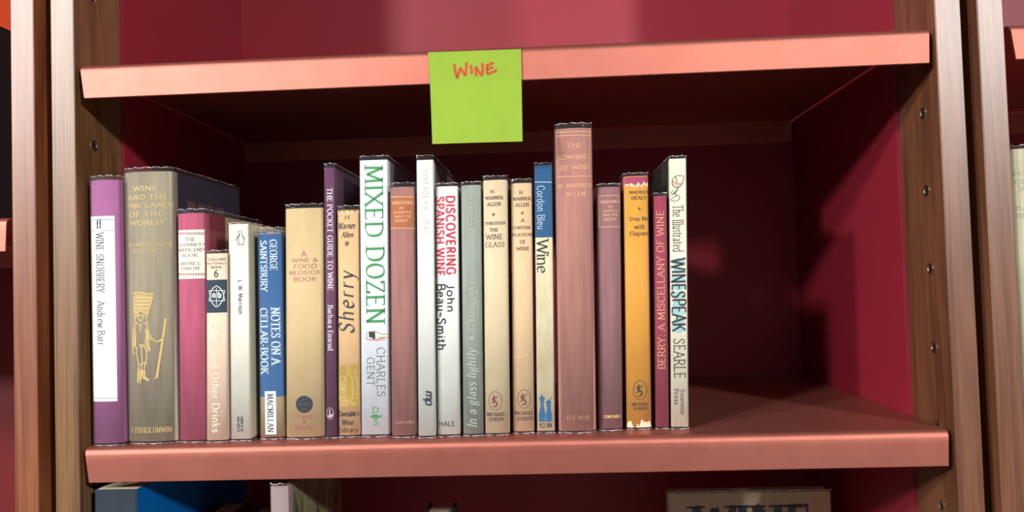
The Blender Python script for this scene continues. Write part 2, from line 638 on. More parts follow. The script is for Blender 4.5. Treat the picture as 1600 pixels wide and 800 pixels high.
class Book:
    def __init__(s, label, x0, x1, y, t0, h, D, cover, side=None, bulge=.002, style='hard', group=GROUP, z=0,
                 t1=None, jacket=True, bands=None, lift=.0022, name='book', film_top=.0034, fm=None, cols=None):
        """x0,x1 at the foot of the spine; t0 = x of its left edge at the top"""
        s.w = (x1 - x0) - .0014
        s.xc = (x0 + x1) / 2
        s.y, s.h, s.D, s.b, s.z = y, h, D, bulge, z
        s.k = (t0 - x0) / h
        s.root = empty(name, (s.xc, y, z), label, 'book', group)
        s.lift = lift
        n = 12
        w = s.w
        ri = min(.0022, w * .18)
        # outer plan outline from the back left round the spine to the back right
        pts = [(-w / 2, D), (-w / 2, D * .5), (-w / 2, .045), (-w / 2, .012)]
        if style == 'hard':                                  # french groove beside the spine
            pts += [(-w / 2, .0072), (-w / 2 + .0008, .0055), (-w / 2, .0035)]
        nsp = len(pts)
        for i in range(n + 1):
            u = -w / 2 + w * i / n
            pts.append((u, s.yy(u)))
        nse = len(pts)
        if style == 'hard':
            pts += [(w / 2, .0035), (w / 2 - .0008, .0055), (w / 2, .0072)]
        pts += [(w / 2, .012), (w / 2, .045), (w / 2, D * .5), (w / 2, D)]
        th = .0022 if style == 'hard' else .0005
        inn = []
        m_ = len(pts)
        for i, (px_, py_) in enumerate(pts):
            if i < nsp:
                inn.append((-w / 2 + th, max(py_, s.b + th) if i >= nsp - 3 else py_))
            elif i >= nse:
                inn.append((w / 2 - th, max(py_, s.b + th) if i < nse + 3 else py_))
            else:
                inn.append((max(-w / 2 + th, min(w / 2 - th, px_)), s.b + th))
        zs = [lift] + sorted(z_ for z_, _ in (bands or [])) + [h]
        bm_ = [cover] + [m2 for _, m2 in sorted(bands or [], key=lambda q: q[0])]
        mats = [side or cover] + bm_ + [c[1] for c in (cols or [])]
        V, F, FM = [], [], []
        for zz in zs:
            V += [(px_ + s.k * zz, py_, zz) for px_, py_ in pts]
        for j in range(len(zs) - 1):
            for i in range(m_ - 1):
                F.append((j * m_ + i, j * m_ + i + 1, (j + 1) * m_ + i + 1, (j + 1) * m_ + i))
                sp = nsp <= i < nse - 1 or (style == 'hard' and nsp - 3 <= i < nse + 3)
                mi = 1 + j if sp else 0
                if not sp and cols:
                    for ci, (yc, _) in enumerate(cols):
                        if min(pts[i][1], pts[i + 1][1]) >= yc - 1e-6:
                            mi = 1 + len(bm_) + ci
                FM.append(mi)
        base = len(V)
        for zz in (zs[0], zs[-1]):
            V += [(px_ + s.k * zz, py_, zz) for px_, py_ in inn]
        top = (len(zs) - 1) * m_
        for i in range(m_ - 1):
            F.append((top + i, top + i + 1, base + m_ + i + 1, base + m_ + i)); FM.append(len(bm_) if nsp <= i < nse else 0)
            F.append((base + i, base + i + 1, i + 1, i)); FM.append(1 if nsp <= i < nse else 0)
            F.append((base + m_ + i, base + m_ + i + 1, base + i + 1, base + i)); FM.append(0)
        for i in (0, m_ - 1):
            F.append((i, top + i, base + m_ + i, base + i)); FM.append(0)
        o = link('cover', V, F, mats, s.root, FM)
        for p_, f_ in zip(o.data.polygons, F):
            p_.use_smooth = max(f_) < base and nsp <= min(f_) % m_ and max(f_) % m_ <= nse - 1 and max(f_) % m_ - min(f_) % m_ == 1
        # page block, set back inside the boards
        q = .003 if style == 'hard' else .0
        pb = [(-w / 2 + th + .0001, s.b + th + .0006), (w / 2 - th - .0001, s.b + th + .0006), (w / 2 - th - .0001, D - q - .0005), (-w / 2 + th + .0001, D - q - .0005)]
        V = [(a + s.k * zz, b_, zz) for zz in (lift + q, h - q - (.0003 if q == 0 else 0)) for a, b_ in pb]
        link('page_block', V, [(3, 2, 1, 0), (4, 5, 6, 7), (0, 1, 5, 4), (1, 2, 6, 5), (2, 3, 7, 6), (3, 0, 4, 7)], PAGES, s.root)
        if jacket:
            s.film(pts, nsp, nse, film_top, style)
        s.off = .00015

    def yy(s, u):
        q = min(1, abs(2 * u / s.w))
        return s.b * (q ** 2.2)

    def yl(s, u):
        """same curve, as the straight facets of the built spine"""
        t = max(0, min(12, (u + s.w / 2) / s.w * 12))
        i = min(11, int(t))
        a, b_ = -s.w / 2 + s.w * i / 12, -s.w / 2 + s.w * (i + 1) / 12
        return s.yy(a) * (1 - (t - i)) + s.yy(b_) * (t - i)

    def film(s, pts, nsp, nse, ft, style):
        o_ = .0005
        w = s.w
        jp = [(-w / 2 - o_, s.D + .001), (-w / 2 - o_, s.D * .5), (-w / 2 - o_, .02), (-w / 2 - o_, s.b + .001)]
        n = 14
        for i in range(n + 1):
            u = -w / 2 + w * i / n
            jp.append((u * (1 + 2 * o_ / w), s.yy(u) - .0006))
        jp += [(-a, b_) for a, b_ in jp[3::-1]]
        rnd = random.Random(int(s.xc * 1e5))
        ph = [rnd.uniform(0, 6.3) for _ in range(6)]
        H = s.h + ft
        zs = [.0004, s.lift + .0004, s.h * .33, s.h * .66, s.h - .001, s.h + ft * .5, H]
        V, F = [], []
        arc = [0]
        for a, b_ in zip(jp, jp[1:]):
            arc.append(arc[-1] + math.hypot(b_[0] - a[0], b_[1] - a[1]))
        m_ = len(jp)
        for j, zz in enumerate(zs):
            for i, (a, b_) in enumerate(jp):
                wob = .00012 * math.sin(arc[i] * 900 + ph[j % 6]) if 3 < i < m_ - 4 else 0
                dz = .0003 * math.sin(arc[i] * 520 + ph[5]) if j == len(zs) - 1 else 0
                V.append((a + s.k * zz, b_ + wob * (1.6 if j in (0, len(zs) - 1) else .3), zz + dz))
        for j in range(len(zs) - 1):
            for i in range(m_ - 1):
                F.append((j * m_ + i, j * m_ + i + 1, (j + 1) * m_ + i + 1, (j + 1) * m_ + i))
        jk = link('clear_jacket', V, F, FILM, s.root, smooth=True)
        jk['label'] = 'clear glossy plastic film jacket'
        # folded hems of the film at head and foot
        for nm, z0, hh in (('film_fold', H, -.0016), ('film_fold', .0004, .0012)):
            V, F = [], []
            fine = []
            for i in range(m_ - 1):
                seg = 4 if 3 <= i < m_ - 4 else 6
                for q in range(seg):
                    t = q / seg
                    fine.append((jp[i][0] * (1 - t) + jp[i + 1][0] * t, jp[i][1] * (1 - t) + jp[i + 1][1] * t, arc[i] * (1 - t) + arc[i + 1] * t))
            r = .00028
            for (a, b_, ar) in fine:
                wv = .00035 * math.sin(ar * 700 + ph[1]) + .00025 * math.sin(ar * 1500 + ph[2])
                zz = z0 + (abs(wv) if z0 < .01 else wv)
                for q in range(5):
                    an = 2 * math.pi * q / 5
                    V.append((a + s.k * zz, b_ + r * math.cos(an) + wv * .5, zz + r * math.sin(an)))
            for i in range(len(fine) - 1):
                for q in range(5):
                    F.append((i * 5 + q, i * 5 + (q + 1) % 5, (i + 1) * 5 + (q + 1) % 5, (i + 1) * 5 + q))
            link(nm, V, F, FOLD, jk, smooth=True)

    # ---- drawing on the spine, positions measured on the photograph and carried to the spine plane
    def uv(s, px_, py_):
        p = at_y(px_, py_, s.y)
        zz = p.z - s.z
        return (p.x - s.xc - s.k * zz, zz)

    def put(s, name, V, F, mt, lay=1, label=None):
        s.off += .00001
        o_ = s.off + lay * .00004
        W = s.w / 2
        bm = bmesh.new()
        vs = [bm.verts.new((max(-W, min(W, u)), 0, max(s.lift, min(s.h, v)))) for u, v in V]
        for f_ in F:
            bm.faces.new([vs[i] for i in f_])
        ua, ub = min(v.co.x for v in vs), max(v.co.x for v in vs)
        for i in range(1, 12):                     # cut along the facets of the spine so the print lies flat on them
            c = -W + s.w * i / 12
            if ua < c < ub:
                bmesh.ops.bisect_plane(bm, geom=bm.verts[:] + bm.edges[:] + bm.faces[:], plane_co=(c, 0, 0), plane_no=(1, 0, 0))
        for v in bm.verts:
            u, zz = v.co.x, v.co.z
            v.co = (u + s.k * zz, s.yl(u) - o_, zz)
        me = bpy.data.meshes.new(name)
        bm.to_mesh(me)
        bm.free()
        me.materials.append(mt)
        ob = bpy.data.objects.new(name, me)
        COL.objects.link(ob)
        ob.parent = s.root
        if label:
            ob['label'] = label
        return ob

    def text(s, name, string, x0, y0, x1, y1, mt, d='h', **kw):
        """box is the ink box on the photograph; d: h level, d reading down, u reading up"""
        items = string if isinstance(string, list) else [(string, x0, y0, x1, y1)]
        V, F = [], []
        for st, a, b, c, e in items:
            p, q = s.uv(a, e), s.uv(c, b)
            uc, vc = (p[0] + q[0]) / 2, (p[1] + q[1]) / 2
            W, H = abs(q[0] - p[0]), abs(q[1] - p[1])
            if d == 'h':
                vv, ff = glyphs(st, W, H, **kw)
                mp = [(uc - W / 2 + x, vc - H / 2 + y) for x, y in vv]
            elif d == 'd':
                vv, ff = glyphs(st, H, W, **kw)
                mp = [(uc - W / 2 + y, vc + H / 2 - x) for x, y in vv]
            else:
                vv, ff = glyphs(st, H, W, **kw)
                mp = [(uc + W / 2 - y, vc - H / 2 + x) for x, y in vv]
            k = len(V)
            V += mp
            F += [tuple(i + k for i in f_) for f_ in ff]
        return s.put(name, V, F, mt)

    def lines(s, name, items, mt, **kw):
        return s.text(name, items, 0, 0, 0, 0, mt, **kw)

    def rect(s, name, x0, y0, x1, y1, mt, label=None, lay=0):
        a, b = s.uv(x0, y1), s.uv(x1, y0)
        V, F = [], []
        n = 10
        for i in range(n + 1):
            u = a[0] + (b[0] - a[0]) * i / n
            V += [(u, a[1]), (u, b[1])]
        for i in range(n):
            F.append((2 * i, 2 * i + 2, 2 * i + 3, 2 * i + 1))
        return s.put(name, V, F, mt, lay, label)

    def full(s, name, y0, y1, mt, label=None, lay=0):
        """band right across the spine between two photo heights"""
        xm = 0
        z1 = s.uv(at_px(s)[0], y0)[1]
        z0 = s.uv(at_px(s)[0], y1)[1]
        V, F = [], []
        n = 12
        for i in range(n + 1):
            u = -s.w / 2 + s.w * i / n
            V += [(u, z0), (u, z1)]
        for i in range(n):
            F.append((2 * i, 2 * i + 2, 2 * i + 3, 2 * i + 1))
        return s.put(name, V, F, mt, lay, label)

    def draw(s, name, lines_, wpx, mt, smooth=False, lay=1):
        V, F = [], []
        wd = wpx * .00052
        for ln in lines_:
            pts = ln
            closed = False
            if smooth:
                closed = ln[0] == ln[-1]
                pts = catmull(ln[:-1] if closed else ln, closed)
            q = [s.uv(a, b) for a, b in pts]
            ribbon(V, F, q, lambda dx, dy: wd)
        return s.put(name, V, F, mt, lay)

    def fill(s, name, polys, mt, lay=0, smooth=False):
        V, F = [], []
        for ln in polys:
            pts = catmull(ln, True)[:-1] if smooth else ln
            k = len(V)
            V += [s.uv(a, b) for a, b in pts]
            F.append(tuple(range(k, k + len(pts))))
        return s.put(name, V, F, mt, lay)

    def ragged(s, name, y0, y1, mt, seed=1, amp=2.5, both=False):
        """torn paper edge: a band with an uneven rim"""
        rnd = random.Random(seed)
        n = 36
        ctl = [(i * 3, rnd.uniform(-1, 1)) for i in range(13)]
        prof = [p_[1] + rnd.uniform(-.15, .15) for p_ in catmull(ctl, n=3)]
        c = at_px(s)[0]
        z1, z0 = s.uv(c, y0)[1], s.uv(c, y1)[1]
        V, F = [], []
        for i in range(n + 1):
            u = -s.w / 2 + s.w * i / n
            V += [(u, z0 + (rnd.uniform(-1, 1) * amp * .0005 if both else 0)), (u, max(z0 + .0001, z1 + prof[i] * amp * .0005))]
        for i in range(n):
            F.append((2 * i, 2 * i + 2, 2 * i + 3, 2 * i + 1))
        return s.put(name, V, F, mt, 0)


def at_px(s):
    """photo column of the book's middle"""
    v = Vector((s.xc + s.k * s.h * .5, s.y, s.z + s.h * .5)) - CAM
    zf = v.dot(FW)
    return 800 + FPX * v.dot(RT) / zf, 400 - FPX * v.dot(UP) / zf


def ell(cx, cy, rx, ry, n=22, a0=0, a1=360):
    return [(cx + rx * math.cos(math.radians(a0 + (a1 - a0) * i / n)), cy + ry * math.sin(math.radians(a0 + (a1 - a0) * i / n))) for i in range(n + 1)]


def cloth(name, rgb, **kw):
    return mat(name, rgb, .75, 0, .09, (160, 160, 12), 2600, .35, (1, 1, .5), .25, **kw)


def paper(name, rgb, **kw):
    return mat(name, rgb, .55, 0, .035, (70, 70, 25), 700, .05, (1, 1, 1), .15, **kw)


SANS = dict(serif=False, thick=.13, thin=.12, pen=0)
BOLD = dict(serif=False, thick=.24, thin=.2, pen=0, track=20)
ROM = dict(thick=.15, thin=.055)

# 1 purple and white
b = Book('slim purple book with a long white spine panel, leftmost in the row', -.3436, -.3171, .0068, -.3440, .2207, .142,
         paper('plum_jacket', (160, 96, 144)), bulge=.0028)
WHITEP = paper('white_paper', (224, 232, 228))
b.rect('spine_panel', 139, 337, 178, 628, WHITEP, 'white spine panel')
NAVY = ink((40, 44, 66))
for rx, ry in ((139.5, 343.5), (139.5, 360), (144, 622.5)):
    b.draw('panel_rule', [[(rx, ry), (rx + 38, ry)]], .6, NAVY)
b.text('publisher_mark', 'ff', 149, 342.5, 160.5, 357, ink((40, 60, 85)), thick=.18, thin=.06, track=2)
b.text('title_lettering', 'WINE SNOBBERY', 150, 363, 162, 458, NAVY, 'd', thick=.1, thin=.045)
b.text('author_lettering', 'Andrew Barr', 152, 470, 164, 540, NAVY, 'd', thick=.1, thin=.045)

# 2 taupe cloth
b = Book('thick taupe cloth book with a gilt basket carrier and dark navy boards', -.3166, -.2735, .0109, -.3177, .2270, .146,
         cloth('taupe_cloth', (146, 137, 116)), cloth('dark_navy_cloth', (42, 28, 56)), bulge=.0045)
GOLD = ink((232, 196, 118))
GOLD2 = ink((206, 178, 114))
b.lines('title_lettering', [('WINE', 207, 289.5, 246, 299), ('AND THE', 196.5, 303, 260, 312.5), ('VINE LANDS', 190.5, 316, 271, 325.5),
                            ('OF THE', 200, 330, 254, 339), ('WORLD', 201, 343, 253, 352.5)], GOLD, **ROM)
b.lines('author_lettering', [('FRANK HEDGES', 193, 378, 266, 386), ('BUTLER', 207, 388, 245, 396)], GOLD2, thick=.13, thin=.05)
b.text('publisher_lettering', 'T.FISHER.UNWIN', 202, 667, 266, 677, GOLD2, thick=.1, thin=.05)


def zz_(l, ox, oy, k):
    return [(ox + a / k, oy + c / k) for a, c in l]


P2 = lambda l: zz_(l, 185, 440, 4.44)
man = [P2(l) for l in ([(95, 80), (98, 110), (240, 110), (243, 78), (200, 85), (130, 72), (95, 80)], [(100, 110), (108, 280), (135, 290)], [(238, 110), (195, 260), (205, 290)],
       [(100, 135), (235, 135)], [(102, 160), (225, 160)], [(104, 185), (218, 185)], [(106, 210), (130, 215)], [(185, 215), (208, 212)], [(106, 240), (125, 243)],
       [(130, 232), (135, 210), (155, 203), (172, 212), (177, 235), (130, 235)], [(136, 240), (138, 262), (155, 275), (170, 262), (173, 240)],
       [(130, 285), (108, 300), (95, 350), (88, 450), (100, 460), (112, 400), (120, 340)], [(178, 285), (200, 300), (215, 360), (232, 395), (265, 418), (300, 398), (312, 388)],
       [(265, 418), (300, 408), (314, 402)], [(195, 330), (210, 380), (228, 410)], [(120, 340), (112, 455), (130, 462)], [(190, 330), (205, 400), (222, 480), (195, 485), (180, 440)],
       [(150, 300), (152, 345)], [(138, 300), (165, 300)], [(95, 460), (90, 480), (102, 505)], [(142, 440), (178, 440), (172, 452), (148, 452), (142, 440)],
       [(125, 455), (120, 500), (135, 560), (140, 600)], [(160, 450), (162, 500), (165, 560), (160, 600)], [(200, 480), (195, 540), (180, 600)],
       [(132, 565), (150, 580), (188, 560), (200, 570)], [(133, 600), (130, 670), (128, 700), (150, 705), (155, 665), (158, 612), (133, 604)],
       [(160, 605), (168, 668), (215, 690), (212, 680), (185, 660), (183, 610), (160, 605)],
       [(318, 262), (300, 400), (262, 670), (248, 672)], [(325, 264), (308, 400), (270, 668)], [(312, 262), (328, 262)])]
b.draw('gilt_figure', man, 1.35, GOLD, lay=2)
b.fill('gilt_shading', [P2([(100, 82), (104, 108), (238, 108), (240, 84), (200, 90), (130, 80)]), P2([(104, 112), (112, 275), (130, 235), (150, 200), (175, 212), (188, 262), (234, 112)]),
                        P2([(100, 330), (92, 448), (108, 452), (116, 350), (125, 290)]), P2([(135, 615), (135, 690), (150, 690), (156, 615)]), P2([(162, 612), (170, 665), (205, 685), (183, 660), (181, 614)]),
                        P2([(196, 320), (180, 420), (198, 480), (220, 476), (212, 400)])], ink((176, 154, 100)))
# ghost lettering stamped on the navy board
V, F = glyphs('WINE AND VINE LANDS', .078, .0075, thick=.14, thin=.06)
link('board_lettering', [(b.w / 2 + .00012 + b.k * (.197 + y), .03 + x, .197 + y) for x, y in V], F, ink((130, 96, 84)), b.root)

# 3 gourmet
PLUM = cloth('rose_cloth', (178, 80, 110))
b = Book('rose pink cloth book with a pale green label between two braided rules', -.2730, -.2493, .0126, -.2718, .1909, .135,
         PLUM, cloth('dark_red_board', (124, 40, 54)), bulge=.0024, cols=[(.045, paper('buff_board', (176, 150, 116)))])
b.full('spine_label', 359, 435.5, paper('pale_green_label', (226, 236, 216)), 'pale green paper label')
PI = ink((104, 28, 58))
b.lines('title_lettering', [('THE', 289, 371, 305, 377), ("GOURMET'S", 275.5, 379.5, 320, 385.5), ('WEEK-END', 277.5, 387.5, 318, 393.5), ('BOOK', 284, 396, 308.5, 402)], PI, thick=.17, thin=.08)
b.lines('author_lettering', [('ANDRE L.', 280, 409, 314, 414.5), ('SIMON', 281.5, 416.5, 310.5, 422.5)], PI, thick=.17, thin=.08)
for yb in (364.8, 428.5):
    br = []
    for ph in (0, math.pi):
        br.append([(274.5 + 47 * i / 60, yb + 1.7 * math.sin(i * .62 + ph)) for i in range(61)])
    b.draw('braided_rule', br, .9, ink((150, 54, 84)))

# 4 nutshell
b = Book('small peach book, shortest in the row, with a navy band and white oval emblem', -.2490, -.2302, .0103, -.2466, .1564, .11,
         paper('peach_jacket', (228, 202, 180)), bulge=.0014, film_top=.0024)
b.full('navy_band', 437, 488.5, paper('navy_ink', (36, 56, 72)), 'navy band')
BK = ink((26, 28, 32))
b.lines('series_lettering', [('COLLINS', 325, 403, 352, 407.5), ('NUTSHELL', 323, 409.5, 354, 413.5), ('BOOK', 330, 415.5, 346.5, 419.5)], BK, thick=.2, thin=.14, serif=False)
b.text('series_number', '6', 334.5, 421, 341, 433.5, BK, serif=False, thick=.15, thin=.12)
WI = ink((225, 230, 225))
b.draw('publisher_mark', [[(338.5, 447), (331, 453), (328, 463), (331, 472), (338.5, 479.5), (346, 472), (349.5, 463), (346, 453), (338.5, 447)],
                          ], 1.3, WI, smooth=True)
b.draw('publisher_mark', [[(326, 454), (351, 454)], [(326, 470), (351, 470)], [(326, 454), (328, 462), (326, 470)], [(351, 454), (349, 462), (351, 470)], [(338.5, 450), (338.5, 477)]], .9, WI)
b.lines('publisher_initials', [('n', 331, 458, 336.8, 466), ('b', 340.2, 455, 346, 466)], WI, serif=False, thick=.26, thin=.2)
b.text('title_lettering', 'WINE and Other Drinks', 331, 505, 344, 676, ink((236, 217, 196)), 'd', serif=False, thick=.16, thin=.12)

# 5 white paperback
b = Book('off white paperback with a small penguin outline on the spine', -.2297, -.2118, .0136, -.2283, .1805, .111,
         paper('offwhite_card', (222, 224, 210)), paper('ivory_card', (214, 206, 176)), bulge=.0003, style='soft', film_top=.001)
GR = ink((70, 82, 82))
P5 = lambda l: zz_(l, 300, 300, 4)
b.draw('publisher_mark', [P5(l) for l in ([(290, 246), (302, 240), (312, 248), (310, 262), (322, 290), (324, 316), (312, 328), (292, 328), (282, 312), (284, 288), (296, 262), (290, 246)],
                                          [(310, 264), (326, 284), (331, 300)], [(292, 268), (280, 288), (274, 302)], [(284, 248), (292, 250)], [(300, 258), (292, 290), (296, 324)])], .7, GR, smooth=True)
b.draw('publisher_mark', [P5([(286, 330), (298, 330)]), P5([(306, 330), (320, 330)])], .8, GR)
b.text('author_lettering', 'L. W. Marrison', 372.5, 437.5, 379.5, 490.5, BK, 'd', serif=False, thick=.15, thin=.13)
b.lines('number_lettering', [('ISBN 0 14', 376.2, 651, 380, 674), ('046 082 8', 370.8, 651, 374.6, 674)], BK, d='d', serif=False, thick=.2, thin=.16)

# 6 blue
b = Book('narrow blue book with two columns of white capitals and a tan foot', -.2071, -.1857, .0188, -.2060, .1736, .12,
         paper('tan_foot', (158, 138, 110)), paper('blue_jacket_side', (48, 84, 124)), bulge=.0014,
         bands=[(.0355, paper('blue_jacket', (46, 92, 142)))])
LB = ink((206, 222, 232))
b.lines('title_lettering', [('NOTES ON A', 424.5, 481, 437, 570), ('CELLAR-BOOK', 407, 481, 418, 585)], LB, d='d', thick=.18, thin=.07)
b.lines('author_lettering', [('GEORGE', 422, 374, 432.5, 423), ('SAINTSBURY', 407, 375.5, 417, 456)], LB, d='d', thick=.18, thin=.07)
b.rect('publisher_label', 414.5, 611, 431, 679, WHITEP, 'white paper label')
b.text('publisher_lettering', 'MACMILLAN', 418, 615.5, 427, 675, NAVY, 'd', thick=.16, thin=.06)
b.ragged('worn_edge', 363, 365.5, paper('worn_paper', (150, 130, 120)), 4, 2)

# 7 tan
b = Book('wide sand coloured book with rose lettering and a round black seal', -.1843, -.1517, .0158, -.1811, .1922, .135,
         paper('sand_jacket', (204, 180, 134)), bulge=.0026)
RO = ink((172, 84, 98))
b.lines('title_lettering', [('A', 470.5, 392.5, 479, 401), ('WINE &', 455.5, 403, 496, 410), ('FOOD', 459, 412, 494.5, 420), ('BEDSIDE', 451.5, 422, 500.5, 429.5), ('BOOK', 459, 432, 494.5, 440)],
        RO, serif=False, thick=.17, thin=.07)
b.fill("round_seal", [ell(475.3, 631.8, 13.4, 13.4)[:-1]], ink((18, 28, 38)))
b.lines('seal_lettering', [('LES', 468, 622, 482, 626), ('DOZES', 465, 629, 487, 634), ('VIN', 469, 638, 481, 642)], ink((66, 82, 90)), thick=.15, thin=.08)
b.lines('publisher_lettering', [('David', 464, 646, 487.5, 654), ('&', 472, 656, 479, 662), ('Charles', 460.5, 663.5, 490, 671.5)], RO, serif=False, thick=.13, thin=.1)

# 8 pocket
b = Book('thin dark purple book with white lettering reading down and a boat shaped mark', -.1514, -.1416, .0187, -.1478, .2257, .14,
         paper('dark_purple', (98, 54, 88)), paper('purple_board', (84, 48, 74)), bulge=.0008, style='hard')
CW = ink((226, 222, 226))
b.text('title_lettering', 'THE POCKET GUIDE TO WINE', 512, 293, 519.5, 454, CW, 'd', thick=.18, thin=.08)
b.text('author_lettering', 'Barbara Ensrud', 512.5, 477, 520.5, 547.5, CW, 'd', thick=.17, thin=.08)
b.draw('publisher_mark', [ell(515.6, 646, 5.4, 8.8)], .8, ink((196, 170, 190)), smooth=False)
b.fill('publisher_mark', [[(514.3, 640), (516, 640), (516, 648), (520, 646), (520, 650), (517, 652.5), (513, 652), (511.5, 649.5), (514.3, 649)]], ink((196, 170, 190)))

# 9 sherry
b = Book('apricot book with black script reading up and an ochre picture panel', -.1413, -.1223, .0199, -.1381, .1898, .125,
         paper('apricot_jacket', (216, 178, 130)), bulge=.0016)
b.full('ochre_head', 322, 331, paper('ochre_band', (170, 138, 60)))
b.ragged('torn_edge', 330, 334, paper('torn_apricot', (226, 196, 156)), 9, 3)
b.lines('author_lettering', [('H.', 538, 336, 548, 343.5), ('Warner', 528.5, 347, 556, 358), ('Allen', 533, 361.5, 552, 371.5)], BK, serif=False, thick=.16, thin=.05, slant=.22, pen=35)
b.text('cross_mark', '#', 537.5, 376, 546.5, 385, BK, serif=False, thick=.13, thin=.1)
b.text('title_lettering', 'Sherry', 528, 420, 560, 521, ink((44, 52, 60)), 'u', serif=False, thick=.17, thin=.04, slant=.18, pen=35, track=22)
b.rect('picture_panel', 528, 570, 560.5, 636, paper('ochre_panel', (172, 142, 66)), 'ochre panel with pale bottles and grapes')
P9 = lambda l: zz_(l, 490, 470, 3.478)
pic = [P9(l) for l in ([(185, 355), (198, 355), (198, 400), (210, 420), (210, 520), (175, 520), (175, 420), (186, 400), (185, 355)],
                       [(213, 375), (226, 375), (226, 410), (238, 435), (238, 530), (200, 530)], [(140, 410), (170, 410), (166, 440), (155, 450), (155, 490), (168, 500), (142, 500), (153, 490), (153, 450), (143, 440), (140, 410)],
                       [(200, 480), (222, 480), (218, 505), (211, 512), (211, 530)])]
for gx, gy in ((145, 460), (160, 465), (152, 480), (170, 478), (160, 520), (175, 535), (150, 540), (165, 552), (185, 550), (200, 545), (178, 565), (155, 565), (215, 560), (140, 525)):
    pic.append([(490 + x / 3.478, 470 + y / 3.478) for x, y in ell(gx, gy, 8, 8, 8)])
b.draw('picture_drawing', pic, .9, ink((210, 186, 120)), lay=2)
b.lines('series_lettering', [("Constable's", 528.5, 641.5, 561, 651), ('Wine', 534.5, 655, 553, 664.5), ('Library', 528.5, 667, 560.5, 678.5)], BK, serif=False, thick=.16, thin=.07, slant=.22, pen=35)

# 10 mixed dozen
b = Book('wide bright white book with very large green capitals reading down', -.1218, -.0972, .0201, -.1179, .2310, .14,
         paper('cool_white', (222, 231, 240)), paper('grey_board', (120, 116, 124)), bulge=.0006, style='hard')
GN = ink((52, 142, 76))
b.lines('title_lettering', [('MIXED', 570.5, 259, 598, 371), ('DOZEN', 572.5, 386, 600.5, 504.5)], GN, d='d', thick=.15, thin=.045)
P10 = lambda l: zz_(l, 490, 470, 3.478)
b.fill('bottle_shadow', [P10([(275, 205), (300, 215), (350, 218), (395, 212), (380, 200), (330, 205), (290, 198)])], ink((214, 160, 166)))
b.fill('bottle_picture', [P10([(290, 170), (335, 165), (365, 180), (405, 186), (405, 196), (365, 198), (340, 212), (292, 208), (288, 190)])], ink((228, 222, 196)), lay=1)
b.fill('bottle_label', [P10([(300, 170), (334, 168), (336, 208), (322, 208), (318, 200), (302, 200)])], ink((30, 40, 52)), lay=2)
b.draw('bottle_outline', [P10([(290, 170), (335, 165), (365, 180), (405, 184), (407, 197), (365, 200), (340, 212), (292, 208), (288, 190), (290, 170)])], .7, BK, lay=3)
b.lines('author_lettering', [('CHARLES', 589, 543, 601.5, 619), ('GENT', 573.5, 558.5, 585, 603.5)], ink((50, 60, 72)), d='d', thick=.08, thin=.04)
b.lines('publisher_initials', [('D', 582.5, 636, 591.5, 645.5), ('S', 583.5, 654.5, 591, 664.5)], GN, thick=.16, thin=.06)
b.fill('fish_mark', [[(578, 650.5), (583, 647.8), (589, 647.8), (593, 650), (596, 647.5), (595.5, 653.5), (593, 651.5), (588, 653.8), (582, 653.4)]], GN)

# 11 viniana left
LEA = cloth('brown_rose_cloth', (158, 108, 102))
GOLD3 = ink((232, 180, 120))
b = Book('brown rose cloth book with a chipped orange leather title label', -.0955, -.0740, .0134, -.0917, .2067, .13, LEA, bulge=.0028)
b.full('leather_label', 306, 357, cloth('orange_leather', (170, 100, 66)), 'chipped orange leather label')
b.draw('gilt_rule', [[(609, 307.5), (646, 307.5)], [(609, 356.5), (648, 356.5)]], 1.1, GOLD3)
b.lines('title_lettering', [('VINIANA', 611.5, 313.5, 645, 319.5), ('BY', 624.5, 323.5, 631, 327.5), ('CHARLES', 615, 329.5, 642.5, 334), ('WALTER', 616.5, 336, 641.5, 340.5), ('BERRY', 618, 342.5, 638, 347)], GOLD3, thick=.15, thin=.07)
b.text('publisher_lettering', 'CONSTABLE', 617, 657.5, 647.5, 662.5, ink((176, 124, 104)), thick=.12, thin=.06)

# 12 halliday
b = Book('pale grey white book with faint outlined capitals and a black rounded mark', -.0724, -.0575, .0099, -.0681, .2278, .139,
         paper('pale_grey', (218, 223, 216)), paper('mauve_board', (112, 96, 108)), bulge=.0003, style='hard', film_top=.0038)
for mt_, t_, l_ in ((ink((150, 156, 156)), .2, 1), (ink((226, 230, 224)), .09, 3)):
    b.text('title_outline' if l_ == 1 else 'title_lettering', 'VINTAGE HALLIDAY', 661 + (l_ == 3) * .35, 264.5, 669 - (l_ == 3) * .35, 366, mt_, 'd', serif=False, thick=t_, thin=t_, pen=0, track=22)
b.text('publisher_mark', 'mp', 660, 610, 675, 634.5, ink((36, 48, 56)), 'd', serif=False, thick=.22, thin=.14, slant=.15, track=-4)

# 13 spanish
b = Book('white book with fat red and black rounded letters in two columns', -.0573, -.0379, .0133, -.0535, .2058, .13,
         paper('soft_white', (226, 231, 224)), bulge=.0012, film_top=.0026)
RD = ink((206, 40, 70))
b.lines('title_lettering', [('DISCOVERING', 697, 305.5, 711.5, 430), ('SPANISH WINE', 680.5, 306.5, 694.5, 432.5)], RD, d='d', **BOLD)
b.lines('author_lettering', [('John', 697.5, 443.5, 711, 487), ('Beau~Smith', 682.5, 443.5, 697, 547)], ink((36, 42, 50)), d='d', serif=False, thick=.2, thin=.16, pen=0)
b.text('publisher_lettering', 'HALE', 686.5, 658, 710.5, 666.5, BK, **SANS)

